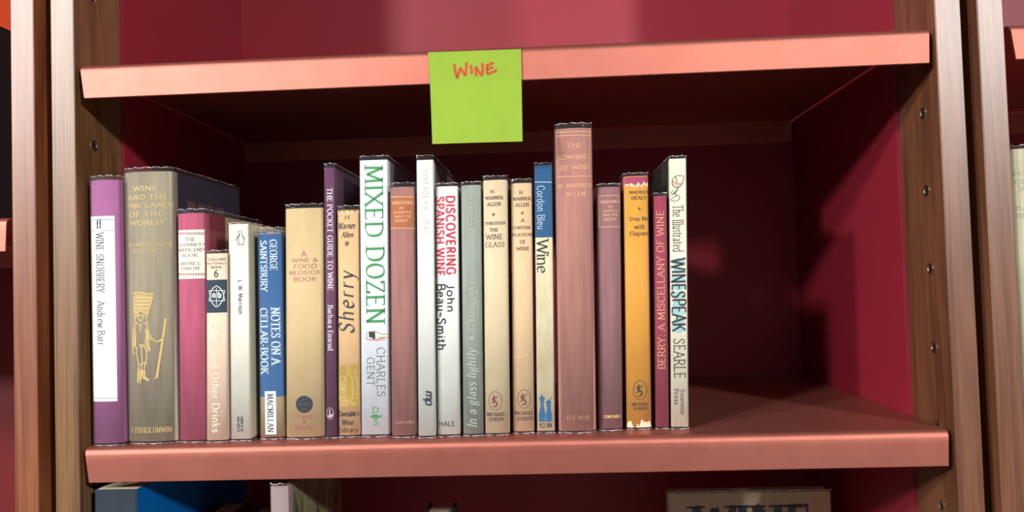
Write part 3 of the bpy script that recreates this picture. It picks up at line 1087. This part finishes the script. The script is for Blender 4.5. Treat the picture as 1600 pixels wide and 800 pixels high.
# 14 grey green
b = Book('grey green book with blind stamped italic lettering reading up', -.0364, -.0189, .0138, -.0325, .2062, .13,
         cloth('sage_cloth', (146, 156, 146)), bulge=.002, film_top=.0026)
for c_, dx in (((100, 110, 102), .5), ((190, 200, 186), 0)):  # letters' relief painted: darker offset copy as shade, lighter copy as lit face
    i_ = ink(c_)
    b.text('title_lettering', 'In a glass lightly', 730 + dx, 543 + dx, 748 + dx, 667 + dx, i_, 'u', serif=True, thick=.1, thin=.05, slant=.2)
    b.lines('author_lettering', [('CYRIL RAY', 732 + dx, 437 + dx, 742 + dx, 516.5 + dx), ('*', 734 + dx, 524.5 + dx, 741 + dx, 532.5 + dx)], i_, d='u', thick=.1, thin=.05, slant=.15)
    b.text('publisher_lettering', 'METHUEN', 733 + dx, 307 + dx, 739 + dx, 353 + dx, i_, 'u', thick=.12, thin=.07)


def mermaid(bk, cx, cy, k, mt):
    """oval device with a horn-blowing merman"""
    bk.draw('publisher_mark', [ell(cx, cy, 10.2 * k, 14.6 * k, 28)], .75, mt)
    f = lambda l: [(cx + (a - 306) / 8.886 * k, cy + (c - 236) / 8.886 * k) for a, c in l]
    bk.fill('publisher_mark', [f([(275, 165), (288, 155), (298, 168), (296, 182), (310, 190), (330, 175), (345, 152), (348, 158), (334, 184), (318, 200), (300, 205), (302, 225),
                                  (325, 245), (340, 270), (338, 300), (318, 318), (290, 322), (262, 318), (280, 308), (300, 306), (318, 292), (320, 272), (300, 256), (270, 270), (252, 278),
                                  (250, 268), (268, 256), (276, 240), (262, 228), (258, 205), (268, 190), (278, 182)])], mt, 1)


STAR = lambda cx, cy, r: [(cx + r * (1 if i % 2 == 0 else .4) * math.sin(math.pi * i / 5), cy - r * (1 if i % 2 == 0 else .4) * math.cos(math.pi * i / 5)) for i in range(10)]

# 15 through the wine glass
MB_ = ink((92, 54, 52))
b = Book('cream book with brown capitals in short lines, left of its apricot twin', -.0185, .0026, .0143, -.0142, .2098, .13,
         paper('cream_jacket', (214, 196, 160)), bulge=.0024)
b.lines('author_lettering', [('H.', 766.5, 296.5, 773.5, 302), ('WARNER', 757.5, 306, 786, 312), ('ALLEN', 761, 316, 782, 322)], MB_, thick=.13, thin=.06)
b.fill('star_mark', [STAR(771, 335, 3.4)], MB_)
b.lines('title_lettering', [('THROUGH', 757, 346, 789, 351.5), ('THE', 764.5, 356.5, 778.5, 362), ('WINE', 759, 365.5, 785.5, 374.5), ('GLASS', 758, 377.5, 788, 386.5)], MB_, thick=.14, thin=.06)
mermaid(b, 774, 626.4, 1, ink((108, 50, 54)))
b.lines('publisher_lettering', [('MICHAEL', 760.5, 644.5, 789.5, 650.5), ('JOSEPH', 763, 652.5, 786.5, 658.5)], MB_, thick=.12, thin=.05)

# 16 contemplation
b = Book('light apricot book with brown capitals and a hyphenated title', .0042, .0228, .0200, .0085, .2071, .13,
         paper('light_apricot', (218, 188, 148)), bulge=.0022)
BR = ink((100, 56, 42))
b.lines('author_lettering', [('H.', 811.5, 298, 818, 303.5), ('WARNER', 801, 307.5, 829.5, 313.5), ('ALLEN', 805, 317, 826, 323)], BR, thick=.13, thin=.06)
b.fill('star_mark', [STAR(816, 333, 3.2)], BR)
b.lines('title_lettering', [('A', 813.5, 341.5, 819.5, 347), ('CONTEM-', 799.5, 353, 831, 358.5), ('PLATION', 799.8, 364, 831.5, 369.5), ('OF', 812, 375, 821.5, 381), ('WINE', 806.5, 385.5, 827.5, 391.5)], BR, thick=.13, thin=.06)
mermaid(b, 818.8, 623.5, 1, BR)
b.lines('publisher_lettering', [('MICHAEL', 803.5, 642.5, 834, 648.5), ('JOSEPH', 807, 651.5, 832.5, 657.5)], BR, thick=.12, thin=.05)
b.draw('scratch', [[(812, 500), (822, 498), (830, 490), (834, 480)], [(802, 559), (812, 557), (826, 554)], [(817, 395), (824, 420), (820, 450), (812, 470)]], .5, ink((236, 220, 190)), smooth=True)

# 17 cordon bleu
CBL = (26, 84, 128)
b = Book('cream paperback with a blue head and two blue pepper mills at the foot', .0240, .0397, .0193, .0286, .2213, .13,
         paper('cream_card', (228, 220, 186), dark=(206, 190, 146)), paper('blue_card', CBL), bulge=.0004, style='soft', bands=[(.1612, paper('blue_head', CBL))], film_top=.0018)
b.draw('white_rule', [[(834, 284.5), (865, 284.5)]], .9, ink((222, 228, 230)))
b.text('series_lettering', 'Cordon Bleu', 839.5, 290, 851.5, 358, ink((196, 214, 226)), 'd', serif=False, thick=.08, thin=.07, pen=0)
b.text('title_lettering', 'Wine', 839, 373.5, 857, 427, ink((34, 38, 46)), 'd', thick=.15, thin=.05, track=6)
P17 = lambda l: zz_(l, 740, 600, 8.886)
PB = ink((24, 96, 140))
b.fill('pepper_mill_mark', [P17([(937, 148), (955, 148), (958, 175), (985, 185), (990, 205), (975, 218), (978, 250), (968, 265), (980, 340), (993, 400), (993, 522), (910, 522), (910, 400), (925, 340), (935, 265), (922, 250), (925, 218), (908, 205), (912, 185), (935, 178)]),
                            P17([(1035, 222), (1060, 225), (1078, 245), (1078, 262), (1066, 275), (1075, 295), (1068, 320), (1075, 370), (1088, 420), (1088, 522), (1003, 522), (1003, 420), (1016, 370), (1022, 320), (1010, 295), (1018, 275), (1005, 262), (1008, 242)])], PB)
b.draw('mill_crank', [P17([(1040, 225), (1045, 212), (1062, 205), (1078, 208), (1086, 190), (1084, 170)])], .9, PB)
b.text('publisher_initials', 'CB', 843.5, 661, 862.5, 668, ink((30, 44, 48)), serif=False, thick=.26, thin=.22, pen=0)

# 18 romance
b = Book('tall thick brown rose cloth book with gilt title, tallest in the row', .0416, .0734, .0164, .0462, .2507, .16,
         cloth('rosewood_cloth', (168, 116, 104)), bulge=.0040, film_top=.0040)
GD = ink((230, 178, 128))
b.draw('gilt_rule', [[(868, 206.5), (929, 205)], [(868, 212), (929, 210.5)], [(871, 276), (930, 274.5)]], .9, GD)
b.lines('title_lettering', [('THE', 886, 222.5, 909.5, 231.5), ('ROMANCE', 871, 240.5, 926, 249.5), ('OF WINE', 875, 257, 922.5, 266)], GD, thick=.11, thin=.05)
b.lines('author_lettering', [('H. WARNER', 873, 286, 925, 294), ('ALLEN', 884, 299, 914.5, 307)], GD, thick=.11, thin=.05)
b.text('publisher_lettering', 'BENN', 886, 648.5, 921, 656.5, ink((178, 134, 104)), thick=.11, thin=.05, track=40)

# 19 viniana right
b = Book('dull mauve brown cloth book with a gilt framed title, right of the tallest', .0750, .0955, .0242, .0800, .2018, .13,
         cloth('mauve_cloth', (142, 100, 104)), bulge=.0028, film_top=.0026)
b.draw('gilt_frame', [[(934.5, 306), (970, 305)], [(936, 355), (971, 354)], [(935.5, 306), (936.5, 355)], [(969, 305), (970, 354)]], .8, GOLD3)
b.lines('title_lettering', [('VINIANA', 938, 312.5, 968, 318), ('BY', 951, 321.5, 958, 325.5), ('CHARLES', 941.5, 327.5, 966.5, 331.5), ('WALTER', 942.5, 333.5, 965, 338), ('BERRY', 944, 340.5, 964, 345)], GOLD3, thick=.14, thin=.07)
b.text('publisher_lettering', 'CONSTABLE', 943.5, 648.5, 970, 653.5, GOLD3, thick=.13, thin=.06)

# 20 stay me
b = Book('amber yellow book with a torn magenta head and chipped white foot', .0982, .1194, .0256, .1027, .2102, .13,
         paper('amber_jacket', (214, 152, 52)), paper('magenta_board', (150, 60, 90)), bulge=.0022, film_top=.0026)
b.full('magenta_head', 276, 289, paper('magenta_cloth', (166, 62, 94)), 'magenta cloth head')
CHIP = paper('chipped_paper', (238, 216, 184))
b.ragged('torn_edge', 287, 291, CHIP, 3, 3.2, True)
b.ragged('torn_edge', 661, 671, CHIP, 12, 9)
DB = ink((70, 48, 34))
b.lines('author_lettering', [('MAURICE', 983.5, 297.5, 1014.5, 303), ('HEALY', 987, 306, 1010.5, 312)], DB, thick=.14, thin=.06)
b.fill('star_mark', [STAR(999, 326, 3)], DB)
b.lines('title_lettering', [('Stay Me', 983, 338, 1014, 347), ('with', 991, 350, 1007, 358), ('Flagons', 984.5, 360.5, 1013, 370)], DB, thick=.12, thin=.06)
mermaid(b, 1000.2, 609.6, 1.03, ink((40, 52, 50)))
b.lines('publisher_lettering', [('MICHAEL', 987.5, 629, 1013.5, 634), ('JOSEPH', 989, 636, 1011, 641)], DB, thick=.15, thin=.07)

# 21 berry
b = Book('thin crimson cloth book with gold capitals reading up', .1222, .1335, .0262, .1274, .1930, .12,
         cloth('crimson_cloth', (150, 50, 76)), bulge=.0012, film_top=.0024)
b.text('title_lettering', 'BERRY: A MISCELLANY OF WINE', 1028, 329, 1037.5, 576, ink((222, 166, 112)), 'u', thick=.11, thin=.06)

# 22 winespeak
b = Book('ivory book with a wine glass drawing and spidery black letters, rightmost in the row', .1345, .1493, .0246, .1408, .2233, .118,
         paper('ivory_jacket', (226, 222, 198)), paper('bottle_green_board', (40, 52, 48)), bulge=.0003, style='hard', film_top=.0022)
TE = ink((150, 196, 200))
for k in range(9):
    yy0 = 402 + k * 13.2
    b.fill('teal_patch', [[(1049 + (k % 2) * 4, yy0 + 4), (1058, yy0), (1070 - (k % 2) * 3, yy0 + 5), (1071, yy0 + 9), (1060, yy0 + 12.5), (1050, yy0 + 10)]], TE)
b.text('series_lettering', 'The Illustrated', 1051, 320, 1068, 393, BK, 'd', thick=.07, thin=.05, jitter=2)
b.text('title_lettering', 'WINESPEAK', 1049, 402, 1071.5, 519, ink((34, 42, 46)), 'd', serif=False, thick=.16, thin=.08, jitter=3, track=10)
b.text('author_lettering', 'SEARLE', 1052.5, 529, 1070.5, 591, BK, 'd', thick=.08, thin=.06, jitter=3)
b.lines('publisher_lettering', [('Souvenir', 1063.5, 608, 1070, 649), ('Press', 1053.5, 608, 1060, 632)], ink((70, 72, 76)), d='d', thick=.1, thin=.06)
P22 = lambda l: zz_(l, 1030, 240, 5)
b.fill('wine_picture', [P22([(102, 222), (125, 232), (160, 240), (165, 255), (140, 265), (118, 255), (105, 240)])], ink((214, 176, 150)))
b.draw('glass_drawing', [P22(l) for l in ([(130, 175), (106, 200), (100, 225), (110, 255), (135, 268), (165, 255), (182, 225), (190, 178), (165, 172), (130, 175)],
                                         [(102, 215), (130, 228), (160, 238), (178, 232)], [(130, 180), (135, 210), (140, 225)], [(155, 258), (128, 290), (95, 325)], [(150, 280), (120, 310), (98, 322)],
                                         [(158, 335), (140, 325), (105, 345), (92, 362), (110, 370), (140, 368), (158, 350), (158, 335)], [(110, 285), (95, 300), (88, 315)], [(125, 300), (128, 320), (135, 335)])], .8, BK, smooth=True)

# ---------------------------------------------------------------- books on the shelf below
LOW = 'books standing on the shelf below'
DN = paper('dull_navy', (46, 54, 64))
b = Book('large bright blue book with a slate spine on the lower shelf, far left', -.3405, -.3035, .004, -.3405, .285, .23,
         DN, paper('bright_blue', (0, 96, 176)), bulge=.0006, style='soft', group=LOW, z=-.32, jacket=False)
b = Book('mauve grey book on the lower shelf with a dark patterned cover', -.1945, -.1785, .006, -.1945, .2845, .16,
         paper('mauve_grey', (150, 130, 132)), mat('dark_pattern', (150, 146, 100), .5, 0, .3, (70, 40, 25), dark=(14, 14, 18)), bulge=.0004, style='hard', group=LOW, z=-.32, film_top=.0022)
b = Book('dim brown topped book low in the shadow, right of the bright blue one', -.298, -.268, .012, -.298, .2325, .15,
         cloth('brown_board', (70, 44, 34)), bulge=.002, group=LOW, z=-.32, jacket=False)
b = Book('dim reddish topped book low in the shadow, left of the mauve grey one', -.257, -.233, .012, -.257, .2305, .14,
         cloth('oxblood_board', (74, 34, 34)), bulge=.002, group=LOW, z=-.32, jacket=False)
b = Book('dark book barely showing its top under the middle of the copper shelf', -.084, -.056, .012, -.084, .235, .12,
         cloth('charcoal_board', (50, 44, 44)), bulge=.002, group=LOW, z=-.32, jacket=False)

# face-out book
y_f = .20
fo = empty('display_book', (.2375, y_f, -.32), 'sand coloured book standing face out in the lower right shadow', 'book', LOW)
SAND = paper('drab_cover', (200, 188, 150))
box('cover', -.0825, .0825, 0, .002, .0008, .2205, SAND, fo, .0004)
box('cover', -.0825, .0825, .018, .020, .0008, .2205, SAND, fo, .0004)
box('spine', -.0828, -.0808, .002, .018, .0008, .2205, SAND, fo)
box('page_block', -.0805, .0795, .0022, .0178, .003, .2175, PAGES, fo)


def face(name, items, mt, parent, yo, org, **kw):
    V, F = [], []
    for st, a, b_, c, e in items:
        p, q = at_y(a, e, org[1]), at_y(c, b_, org[1])
        vv, ff = glyphs(st, q.x - p.x, q.z - p.z, **kw)
        k = len(V)
        V += [(p.x - org[0] + x, yo, p.z - org[2] + y) for x, y in vv]
        F += [tuple(i + k for i in f_) for f_ in ff]
    return link(name, V, F, mt, parent)


face('title_lettering', [('WINE', 1082, 788, 1270, 842)], ink((34, 44, 58)), fo, -.0004, (.2375, y_f, -.32), thick=.28, thin=.07)
jf = box('clear_jacket', -.0835, .0835, -.0012, -.0010, .0004, .2228, FILM, fo)
box('film_fold', -.0835, .0835, -.0016, -.0008, .2218, .2228, FOLD, jf)

# ---------------------------------------------------------------- book at the right photo edge
b = Book('grey green cloth book with blind stamped letters at the right photo edge', .4062, .446, .006, .4062, .2855, .15,
         cloth('drab_green_cloth', (186, 182, 154)), bulge=.003, group='books in the right neighbouring bookcase', z=-.067, film_top=.0026)
for c_, dx in (((112, 108, 90), .5), ((176, 174, 152), 0)):  # stamped relief put into colour: dark offset copy for shade, pale copy on top
    b.lines('title_lettering', [('PUBLIC', 1586 + dx, 266 + dx, 1632, 274), ('ORDER', 1588 + dx, 279 + dx, 1630, 287), ('VINES', 1594 + dx, 290 + dx, 1626, 298)], ink(c_), thick=.14, thin=.07)
    b.lines('author_lettering', [('DAVID', 1590 + dx, 321 + dx, 1628, 328), ('GREEN', 1590 + dx, 332 + dx, 1628, 340)], ink(c_), thick=.14, thin=.07)

# ---------------------------------------------------------------- near-black round-topped solid in the left neighbour
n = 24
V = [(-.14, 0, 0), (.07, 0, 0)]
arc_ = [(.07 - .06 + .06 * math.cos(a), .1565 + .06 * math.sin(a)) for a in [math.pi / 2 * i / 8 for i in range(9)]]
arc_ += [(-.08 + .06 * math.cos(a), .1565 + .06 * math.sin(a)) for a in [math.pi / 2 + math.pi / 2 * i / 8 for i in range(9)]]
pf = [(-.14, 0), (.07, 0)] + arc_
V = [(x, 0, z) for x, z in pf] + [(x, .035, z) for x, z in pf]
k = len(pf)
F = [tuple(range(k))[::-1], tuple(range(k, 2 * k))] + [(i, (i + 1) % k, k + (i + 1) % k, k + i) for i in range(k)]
ob = link('dark_round_shape', V, F, mat('maroon_black', (16, 5, 7), .9, spec=.1))
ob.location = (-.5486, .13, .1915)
tag(ob, 'near black round topped shape behind the left edge upright', 'board')

# ---------------------------------------------------------------- sticky note
A_, B_, C_, D_ = [at_y(u, v, -.0012) for u, v in ((669, 82), (814, 77), (817, 224), (678, 228))]
nt_ = empty('sticky_note', tuple((A_ + B_) / 2), 'lime green square paper note with orange red handwriting, stuck on the upper shelf edge', 'note')
org = (A_ + B_) / 2


def note_pt(s_, t_, lift=0):
    p = A_.lerp(B_, s_).lerp(D_.lerp(C_, s_), t_)
    ycurl = -.0003 - (0 if t_ < .34 else .0085 * ((t_ - .34) / .66) ** 1.15) - .0008 * math.sin(s_ * 3.1) * max(0, t_ - .3)
    # keep the outline where it is seen while the sheet lifts off the shelf edge
    return Vector((p.x, p.y + ycurl - lift, p.z)) - org


V, F = [], []
nx, nz_ = 14, 24
for th in (0, -.00012):
    for j in range(nz_ + 1):
        for i in range(nx + 1):
            V.append(note_pt(i / nx, j / nz_, -th))
S_ = (nx + 1) * (nz_ + 1)
for j in range(nz_):
    for i in range(nx):
        a = j * (nx + 1) + i
        F.append((a, a + 1, a + nx + 2, a + nx + 1))
        F.append((S_ + a, S_ + a + nx + 1, S_ + a + nx + 2, S_ + a + 1))
for j in range(nz_):
    for a, c in ((j * (nx + 1), (j + 1) * (nx + 1)), (j * (nx + 1) + nx, (j + 1) * (nx + 1) + nx)):
        F.append((a, c, S_ + c, S_ + a))
link('paper_sheet', V, F, mat('lime_paper', (134, 165, 42), .8, 0, .02, (30, 30, 30)), nt_, smooth=False)
V, F = [], []
ZN = lambda l: [((640 + a / 4.445), (60 + c / 4.445)) for a, c in l]
hand = [[(307, 178), (314, 225), (326, 275), (338, 240), (352, 208), (368, 235), (384, 256), (391, 215), (394, 166)], [(424, 186), (428, 218), (429, 248)], [(461, 262), (458, 228), (460, 200), (480, 232), (500, 256), (506, 215), (505, 172)],
        [(538, 186), (536, 215), (538, 248)], [(536, 190), (558, 180), (582, 169)], [(538, 215), (558, 208), (580, 200)], [(538, 248), (572, 236), (606, 219)]]


def to_st(u, v):
    p = at_y(u, v, -.0012)
    s_ = (p.x - A_.x) / (B_.x - A_.x)
    t_ = (A_.lerp(B_, s_).z - p.z) / (A_.z - D_.z)
    return s_, t_


R2 = []
for l in hand:
    ribbon(R2_ := [], R2f := [], catmull(ZN(l)), lambda dx, dy: 3.7)
    k = len(V)
    V += [note_pt(*to_st(u, v), lift=.0004) for u, v in R2_]
    F += [tuple(i + k for i in f_) for f_ in R2f]
link('handwriting', V, F, ink((190, 62, 28)), nt_)
